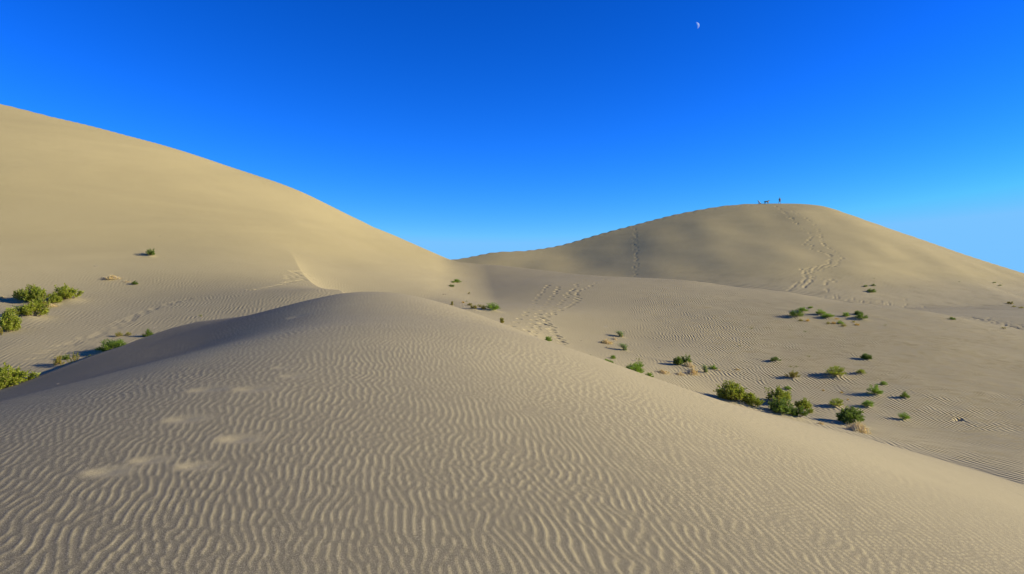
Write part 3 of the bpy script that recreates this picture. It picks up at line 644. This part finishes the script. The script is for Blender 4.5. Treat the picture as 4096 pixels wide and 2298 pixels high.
# big shrubs
plant('shrub', 2945, 1628, 105, .64, 'largest tall leafy shrub rising behind the near dune edge', BS, 0)
plant('shrub', 3022, 1648, 84, .55, 'leafy shrub sloping down from the right side of the largest one', BS, 2)
plant('shrub', 3123, 1616, 92, .56, 'yellow green leafy shrub behind the others, ringed with dry stalks', BS, 1)
plant('straw', 3112, 1618, 78, .24, 'golden dry stalks around the base of the rear leafy shrub', None, 2)
plant('dark', 3126, 1678, 96, .56, 'dark glossy shrub in front, left half of the mass at the dune edge', BS, 1)
plant('dark', 3184, 1692, 66, .6, 'dark glossy shrub in front, right end hanging over the dune edge', BS, 2)
plant('shrub', 3212, 1645, 54, .72, 'small leafy shrub right of the big mass', BS, 0)
plant('shrub', 3236, 1653, 30, .6, 'smallest leafy shrub, attached to the right of the big mass', BS, 2)
plant('dark', 3368, 1696, 78, .72, 'glossy dark shrub above the large straw heap, left half', BS, 0)
plant('dark', 3410, 1708, 56, .75, 'glossy dark shrub above the large straw heap, right half', BS, 1)
plant('straw', 3430, 1727, 92, .42, 'large golden straw heap at the foot of the glossy dark shrub', None, 2)
plant('straw', 3282, 1703, 34, .28, 'small golden straw wisp left of the large straw heap', None, 1)
# valley slope
plant('wiry', 3102, 1449, 40, .42, 'flat dark bush, first from the left in the upper row on the rippled slope', VS)
plant('sprig', 3235, 1430, 14, .55, 'tiny green sprout right of the flat dark bush', VS)
plant('sprig', 3162, 1470, 14, .4, 'tiny sprout below the flat dark bush, left of two', VS)
plant('sprig', 3184, 1469, 14, .45, 'tiny sprout below the flat dark bush, right of two', VS)
plant('sprig', 3176, 1476, 10, .4, 'smallest sprout just under the two tiny ones', VS)
plant('dark', 3467, 1443, 34, .6, 'rounded dark shrub highest right on the rippled slope', VS)
plant('wiry', 3344, 1510, 76, .45, 'largest wiry dark green bush on the rippled slope with a broad shadow', VS, 2)
plant('wiry', 3443, 1498, 36, .45, 'flat wiry bush right of the largest one on the slope', VS)
plant('olive', 3166, 1516, 50, .54, 'yellow green shrub left of the largest wiry bush', VS, 2)
plant('broom', 3535, 1541, 28, .52, 'small green bush right of the middle of the rippled slope', VS)
plant('broom', 3149, 1559, 28, .5, 'small green bush above the gap between the big leafy shrubs', VS)
plant('broom', 3496, 1583, 50, .75, 'round bright bush in the middle right with strong shadow', VS, 0)
plant('wiry', 3617, 1595, 36, .62, 'dark bush far right at the end of the middle row', VS)
plant('wiry', 3346, 1630, 56, .5, 'grey green open bush above the glossy shrub with straw heap', VS, 2)
plant('broom', 3474, 1631, 44, .52, 'thin feathery bush right of the grey green open one', VS, 2)
plant('broom', 3613, 1683, 44, .56, 'green bush lowest right on the rippled slope', VS, 0)
plant('sprig', 2958, 1387, 12, .5, 'tiny sprout far left up on the rippled slope', VS)
plant('gold', 3292, 1565, 10, .6, 'tiny orange dry tuft, left of three in the ripples', 'orange dry tufts in the ripples', 0)
plant('gold', 3366, 1573, 12, .6, 'tiny orange dry tuft, upper right of three in the ripples', 'orange dry tufts in the ripples', 0)
plant('gold', 3391, 1602, 10, .6, 'tiny orange dry tuft, lowest of three in the ripples', 'orange dry tufts in the ripples', 0)
# shoulder of the middle dune
plant('broom', 3243, 1234, 21, .42, 'small bush standing alone at the top of the shoulder group', MD)
plant('broom', 3209, 1251, 38, .44, 'green bush behind and right of the left dome bush', MD, 2)
plant('wiry', 3184, 1273, 50, .5, 'leftmost dome shaped bush of the shoulder group with long shadow', MD, 0)
plant('broom', 3284, 1265, 42, .52, 'rounded bush, upper of the joined pair in the middle of the group', MD, 0)
plant('broom', 3312, 1277, 46, .38, 'flat spreading bush, lower of the joined pair in the middle of the group', MD, 2)
plant('broom', 3384, 1270, 30, .55, 'round green bush with short shadow, right of the joined pair', MD, 1)
plant('dark', 3436, 1262, 27, .6, 'dark round shrub, rearmost at the right of the shoulder group', MD, 0)
plant('wiry', 3443, 1281, 48, .42, 'wide green bush below the dark round shrub', MD, 0)
plant('gold', 3203, 1286, 16, .6, 'yellow green dry tuft below the left dome bush', MD, 1)
plant('gold', 3231, 1287, 16, .72, 'orange dry tuft right of the yellow green one', MD, 0)
plant('gold', 3313, 1298, 13, .85, 'pale thin tuft left of the yellow one below the joined pair', MD, 1)
plant('gold', 3334, 1297, 16, .7, 'yellow tuft left of the lower green bush', MD, 2)
plant('broom', 3362, 1298, 29, .52, 'green bush at the bottom of the shoulder group', MD, 0)
plant('gold', 3373, 1307, 21, .5, 'olive and orange tuft in front of the bottom green bush', MD, 1)
plant('gold', 3347, 1281, 20, .35, 'faint orange tuft right of the joined pair', MD, 0)
plant('gold', 3414, 1292, 10, .8, 'pale tiny sprout behind the yellow tuft on the right', MD, 1)
plant('gold', 3428, 1303, 19, .52, 'yellow tuft at the bottom right of the shoulder group', MD, 2)
plant('sprig', 3543, 1304, 10, .6, 'tiny isolated sprout right of the shoulder group', MD)
plant('sprig', 3007, 1318, 14, .5, 'tiny sprout with dark shadow left of the shoulder group', MD)
plant('sprig', 3220, 1330, 16, .45, 'sparse sprout on ripples below the shoulder group', MD)
plant('sprig', 3160, 1322, 10, .45, 'very small yellow sprout left of the sparse one on the ripples', MD)
# foot of the far dune and right edge
plant('wiry', 3485, 1171, 31, .5, 'dark round bush, largest at the foot of the far dune', FD, 0, 95)
plant('wiry', 3462, 1149, 15, .5, 'small bush up left of the largest one at the far dune foot', FD, 0, 95)
plant('wiry', 3494, 1145, 17, .5, 'small bush up right of the largest one at the far dune foot', FD, 1, 95)
plant('sprig', 3497, 1116, 10, .4, 'tiniest dark speck of a bush above the three at the far dune foot', FD, 0, 95)
plant('wiry', 3836, 1132, 9, .5, 'tiny bush on the far dune slope, left of the right hand pair', FD, 0, 95)
plant('wiry', 3977, 1133, 11, .4, 'tiny bush on the far dune slope, upper of the right hand pair', FD, 0, 95)
plant('wiry', 4001, 1144, 13, .35, 'tiny bush on the far dune slope, lower of the right hand pair', FD, 0, 95)
plant('olive', 4040, 1217, 21, .5, 'olive shrub at the right frame edge near the far dune foot', FD, 0, 80)
plant('gold', 4056, 1229, 15, .4, 'yellow tuft right below the olive shrub at the right edge', FD, 1, 80)
plant('gold', 4084, 1234, 19, .4, 'yellow tuft nearest the right frame edge', FD, 1, 80)
plant('wiry', 3806, 1279, 28, .38, 'flat green bush beside the trampled tracks at right', FD, 1)
plant('olive', 4015, 1317, 21, .4, 'flat yellow green bush among the tracks near the right edge', FD, 1)

# bleached twigs and dead sticks lying on the sand
TW = [build_twig(91, M_TWIG), build_twig(92, M_TWIG), build_twig(93, M_TWIG)]; TD = build_twig(94, M_DRYSTICK, 'dead_branch')
def twig(u, v, w, label, me=None, y0=None, rz=None, group='dry twigs lying on the sand'):
    global count; count += 1; a = ray(u, v)[0]; p = ground_at(u, v, y0 if y0 else near.crest_y(a)+.6); R = np.random.default_rng(count)
    o = link('twig', me if me else TW[count % 3]); s = w*p[1]/F0; o.scale = (s, s, s); o.location = (p[0], p[1], p[2]+.01*s)
    o.rotation_euler = (0, 0, R.uniform(-.6, .6) if rz is None else rz); tag(o, label, 'twig', group)
twig(640, 947, 12, 'pale twig highest up on the open left dune')
twig(383, 1066, 16, 'curved pale twig on the left dune above the orange straw')
twig(619, 1312, 13, 'two bleached sticks above the lone bush at the end of the trough', rz=.9)
twig(548, 1343, 20, 'long bleached stick lying left of the lone trough bush', rz=.3)
twig(668, 1275, 8, 'small pale twig right of the trail on the left dune')
twig(700, 1265, 7, 'small pale twig farthest right above the sand lip')
twig(603, 1357, 8, 'short pale stick on the lip in front of the lone trough bush')
twig(200, 1487, 14, 'dark dead stick upright on the shaded lip', TD, rz=1.2)
twig(1775, 1180, 21, 'dark weathered stump and roots sticking out of the hollow', TD)
twig(1800, 1163, 14, 'bleached twig above the dark stump')
twig(1857, 1160, 8, 'short white twig right of the stump')
twig(1861, 1128, 12, 'white twig right of the highest bush in the hollow')
twig(1862, 1097, 10, 'thin twig on the saddle above the hollow')
twig(1733, 1199, 9, 'small driftwood bit at the near dune edge')
twig(2423, 1309, 24, 'thin forked dry twig above the straw clump')
twig(2482, 1303, 11, 'short bleached twig right of the forked dry one')
twig(2322, 1364, 12, 'small grey twig between the tracks and the straw clump')
twig(2531, 1446, 20, 'bleached stick lying left of the small dark sapling')
twig(2638, 1393, 14, 'faint pale twig on open sand right of the grass tufts')
twig(2887, 1487, 14, 'pale stick right of the upright grass tuft')
twig(2958, 1500, 8, 'short white twig on the valley floor')
twig(3040, 1526, 22, 'thin dark forked twig left of the small green bush', TD)
twig(2886, 1591, 14, 'white stick beside the largest leafy shrub')
twig(3178, 1522, 9, 'pale stick at the foot of the yellow green slope shrub')
twig(2978, 1654, 8, 'white fragment on the near dune edge below the largest shrub', y0=8)
twig(694, 1430, 7, 'dark speck of a stick on the shaded flank of the near dune', TD, y0=8)
twig(235, 1537, 14, 'faint thin twig on the shaded flank at left', y0=8)
twig(1884, 1417, 7, 'small dark bark chip on the near dune crest ripples', TD, y0=8)
twig(3794, 1893, 8, 'dark short stick on the smooth right slope of the near dune', TD, y0=4)

# ------------------------------------------------------------------ person and two dogs on the far crest
def skin_body(name, verts, edges, radii, mat, parent=None, sub=1):
    me = bpy.data.meshes.new(name); me.from_pydata(verts, edges, []); me.update(); o = link(name, me, parent)
    md = o.modifiers.new('skin', 'SKIN'); md.use_smooth_shade = True
    for i, r in enumerate(radii): me.skin_vertices[0].data[i].radius = (r, r) if not isinstance(r, tuple) else r
    me.skin_vertices[0].data[0].use_root = True
    sb = o.modifiers.new('smooth', 'SUBSURF'); sb.levels = sb.render_levels = sub
    me.materials.append(mat); return o
def on_crest(u, back=.5):
    a = ray(u, 0)[0]; Y = float(far.crest_y(a))-back; return (a*Y, Y, float(height(a*Y, Y)))
M_SKIN = plain('skin', (.52, .27, .18), .6, .06); M_HAIR = plain('dark hair', (.03, .018, .012), .6); M_TOP = plain('dark top', (.025, .022, .035), .9); M_SHORTS = plain('dark shorts', (.03, .03, .05), .9)
p0 = on_crest(3119); person = link('person', None); person.location = p0; person.rotation_euler = (0, 0, math.radians(-15))
V = [(0, 0, .80), (0, 0, 1.00), (.0, 0, 1.18), (0, 0, 1.29), (.0, -.01, 1.36), (.0, -.02, 1.45), (.0, -.01, 1.53),
     (.17, 0, 1.22), (.25, .03, .98), (.27, -.04, .76), (.27, -.06, .68),
     (-.17, 0, 1.22), (-.23, .05, .98), (-.18, -.10, .80), (-.16, -.14, .73),
     (.08, 0, .74), (.13, .03, .42), (.15, .03, .07), (.16, -.12, .03),
     (-.08, 0, .74), (-.19, .02, .42), (-.29, .05, .07), (-.30, -.10, .03)]
E = [(0, 1), (1, 2), (2, 3), (3, 4), (4, 5), (5, 6), (2, 7), (7, 8), (8, 9), (9, 10), (2, 11), (11, 12), (12, 13), (13, 14), (0, 15), (15, 16), (16, 17), (17, 18), (0, 19), (19, 20), (20, 21), (21, 22)]
Rr = [(.14, .10), (.12, .09), (.15, .10), .055, .07, .095, .06, .055, .04, .032, .035, .055, .04, .032, .035, .085, .058, .038, .035, .085, .058, .038, .035]
skin_body('body', V, E, Rr, M_SKIN, person, 2)
skin_body('tank_top', [(0, 0, .86), (0, 0, 1.0), (0, 0, 1.16), (0, 0, 1.24)], [(0, 1), (1, 2), (2, 3)], [(.15, .115), (.135, .105), (.165, .12), (.10, .08)], M_TOP, person)
skin_body('shorts', [(0, 0, .84), (0, 0, .78), (.09, 0, .70), (.115, .02, .52), (-.09, 0, .70), (-.15, .02, .52)], [(0, 1), (1, 2), (2, 3), (1, 4), (4, 5)], [(.15, .115), (.15, .115), .10, .078, .10, .078], M_SHORTS, person)
skin_body('hair', [(0, .02, 1.40), (0, .025, 1.49), (0, .01, 1.555)], [(0, 1), (1, 2)], [(.085, .06), (.10, .085), (.05, .05)], M_HAIR, person)
for sx in (-1, 1):                                         # shoes
    skin_body('shoe', [(.155 if sx > 0 else -.295, .06, .04), (.158 if sx > 0 else -.30, -.04, .035), (.16 if sx > 0 else -.30, -.15, .03)], [(0, 1), (1, 2)], [.045, .05, .035], M_TOP, person)
for sx in (-1, 1):                                         # eyes
    g = Geo(); g.tube([[sx*.035, -.098, 1.46], [sx*.035, -.118, 1.46]], .012, .008, 6); link('eye', to_mesh('eye', g.V, g.F, [M_HAIR]), person)
person.scale = (1.06,)*3
tag(person, 'person with dark hair standing legs apart on the crest of the far dune', 'person')

def coat(name, ramp):
    """fur coloured along the body: patches by position, as on the animal itself"""
    m, nt, N, L = nodes_of(name); out = N.new('ShaderNodeOutputMaterial'); bs = N.new('ShaderNodeBsdfPrincipled'); bs.inputs['Roughness'].default_value = .8
    tc = N.new('ShaderNodeTexCoord'); sx = N.new('ShaderNodeSeparateXYZ'); L.new(tc.outputs['Object'], sx.inputs[0])
    cr = N.new('ShaderNodeValToRGB'); mr = N.new('ShaderNodeMapRange'); mr.inputs[1].default_value = -.7; mr.inputs[2].default_value = .9; L.new(sx.outputs['X'], mr.inputs[0]); L.new(mr.outputs[0], cr.inputs[0])
    el = cr.color_ramp.elements
    while len(el) > 1: el.remove(el[-1])
    el[0].position = ramp[0][0]; el[0].color = (*ramp[0][1], 1)
    for p, c in ramp[1:]: e = el.new(p); e.color = (*c, 1)
    L.new(cr.outputs[0], bs.inputs['Base Color']); L.new(bs.outputs[0], out.inputs['Surface']); return m
C1 = coat('brown and gold fur', [(0, (.03, .018, .012)), (.42, (.045, .022, .014)), (.55, (.42, .24, .07)), (.80, (.45, .27, .09)), (.86, (.03, .02, .015))])
C2 = coat('white and black fur', [(0, (.75, .73, .68)), (.52, (.72, .70, .64)), (.60, (.02, .018, .016))])
M_NOSE = plain('dog nose', (.02, .015, .015), .4)
dog = link('dog', None); dog.location = on_crest(3066); dog.rotation_euler = (0, 0, math.radians(12))
V = [(-.38, 0, .56), (-.12, 0, .56), (.18, 0, .57), (.38, 0, .62), (.50, 0, .72), (.60, 0, .80), (.78, 0, .76),
     (-.40, .09, .40), (-.33, .09, .36), (-.47, .09, .20), (-.43, .09, .03), (-.38, .09, .02), (-.40, -.09, .40), (-.28, -.09, .35), (-.38, -.09, .19), (-.30, -.09, .03), (-.25, -.09, .02),
     (.32, .09, .40), (.34, .09, .20), (.30, .09, .03), (.34, .09, .02), (.34, -.09, .40), (.44, -.09, .22), (.54, -.09, .04), (.59, -.09, .03),
     (-.52, 0, .56), (-.64, 0, .52), (-.74, 0, .56)]
E = [(0, 1), (1, 2), (2, 3), (3, 4), (4, 5), (5, 6), (0, 7), (7, 8), (8, 9), (9, 10), (10, 11), (0, 12), (12, 13), (13, 14), (14, 15), (15, 16), (3, 17), (17, 18), (18, 19), (19, 20), (3, 21), (21, 22), (22, 23), (23, 24), (0, 25), (25, 26), (26, 27)]
Rr = [.13, (.12, .13), (.15, .16), .15, .095, .095, .045, .085, .06, .035, .026, .03, .085, .06, .035, .026, .03, .07, .036, .027, .032, .07, .036, .027, .032, .04, .03, .02]
b = skin_body('body', V, E, Rr, C1, dog)
for sy in (-1, 1): g = Geo(); g.tube([[.58, sy*.06, .87], [.55, sy*.10, .84], [.56, sy*.12, .76]], .035, .02, 6); link('ear', to_mesh('ear', g.V, g.F, [M_NOSE]), dog)
g = Geo(); g.tube([[.80, 0, .77], [.83, 0, .77]], .022, .015, 6); link('nose', to_mesh('nose', g.V, g.F, [M_NOSE]), dog)
dog.scale = (1.12,)*3
tag(dog, 'dark brown and golden dog walking to the right on the far dune crest', 'dog', 'dogs on the far dune crest')
dog2 = link('dog', None); dog2.location = on_crest(3038); dog2.rotation_euler = (0, 0, math.radians(168))
V = [(-.25, 0, .16), (-.10, 0, .30), (.06, 0, .44), (.16, 0, .56), (.22, 0, .68), (.28, 0, .76), (.42, 0, .72),
     (-.18, .11, .16), (.02, .12, .20), (-.06, .12, .04), (.08, .12, .03), (-.18, -.11, .16), (.02, -.12, .20), (-.06, -.12, .04), (.08, -.12, .03),
     (.17, .08, .38), (.16, .08, .18), (.16, .08, .03), (.20, .08, .02), (.17, -.08, .38), (.16, -.08, .18), (.16, -.08, .03), (.20, -.08, .02),
     (-.38, 0, .08), (-.55, 0, .05)]
E = [(0, 1), (1, 2), (2, 3), (3, 4), (4, 5), (5, 6), (0, 7), (7, 8), (8, 9), (9, 10), (0, 11), (11, 12), (12, 13), (13, 14), (3, 15), (15, 16), (16, 17), (17, 18), (3, 19), (19, 20), (20, 21), (21, 22), (0, 23), (23, 24)]
Rr = [.13, .15, .15, .12, .085, .095, .045, .10, .06, .035, .03, .10, .06, .035, .03, .06, .036, .027, .03, .06, .036, .027, .03, .04, .025]
skin_body('body', V, E, Rr, C2, dog2)
for sy in (-1, 1): g = Geo(); g.tube([[.26, sy*.06, .83], [.23, sy*.10, .80], [.23, sy*.12, .73]], .035, .02, 6); link('ear', to_mesh('ear', g.V, g.F, [M_NOSE]), dog2)
g = Geo(); g.tube([[.44, 0, .73], [.47, 0, .73]], .022, .015, 6); link('nose', to_mesh('nose', g.V, g.F, [M_NOSE]), dog2)
dog2.scale = (1.12,)*3
tag(dog2, 'white dog with a black head sitting at the left on the far dune crest', 'dog', 'dogs on the far dune crest')

# ------------------------------------------------------------------ the half moon, lit by the sun, seen through the bright air
m, nt, N, L = nodes_of('moon rock'); out = N.new('ShaderNodeOutputMaterial'); df = N.new('ShaderNodeBsdfDiffuse'); tr = N.new('ShaderNodeBsdfTransparent'); ad = N.new('ShaderNodeAddShader')
tc = N.new('ShaderNodeTexCoord'); ns = N.new('ShaderNodeTexNoise'); ns.inputs['Scale'].default_value = .045; ns.inputs['Detail'].default_value = 3; L.new(tc.outputs['Object'], ns.inputs['Vector'])
mr = N.new('ShaderNodeMapRange'); mr.inputs[1].default_value = .42; mr.inputs[2].default_value = .58; L.new(ns.outputs['Fac'], mr.inputs[0])
mx = N.new('ShaderNodeMix'); mx.data_type = 'RGBA'; mx.inputs[6].default_value = (.22, .235, .08, 1); mx.inputs[7].default_value = (.36, .35, .13, 1); L.new(mr.outputs[0], mx.inputs[0]); L.new(mx.outputs[2], df.inputs['Color'])
L.new(tr.outputs[0], ad.inputs[0]); L.new(df.outputs[0], ad.inputs[1])
gm = N.new('ShaderNodeNewGeometry'); bk = N.new('ShaderNodeMixShader'); L.new(gm.outputs['Backfacing'], bk.inputs[0]); L.new(ad.outputs[0], bk.inputs[1]); L.new(tr.outputs[0], bk.inputs[2]); L.new(bk.outputs[0], out.inputs['Surface'])
D_ = 5000; a_m, b_m = ray(2784, 103.5); bm = bmesh.new(); bmesh.ops.create_uvsphere(bm, u_segments=48, v_segments=32, radius=13.2*D_/F0)
sv = sun_dir
bmesh.ops.bisect_plane(bm, geom=bm.verts[:]+bm.edges[:]+bm.faces[:], plane_co=(0, 0, 0), plane_no=-sv, clear_outer=True)   # the night side cannot be seen through the day sky
for f in bm.faces: f.smooth = True
me = bpy.data.meshes.new('moon'); bm.to_mesh(me); bm.free(); me.materials.append(m); o = link('moon', me); o.location = (a_m*D_, D_, b_m*D_)
tag(o, 'pale half moon in the deep blue sky, lit from the right', 'moon')
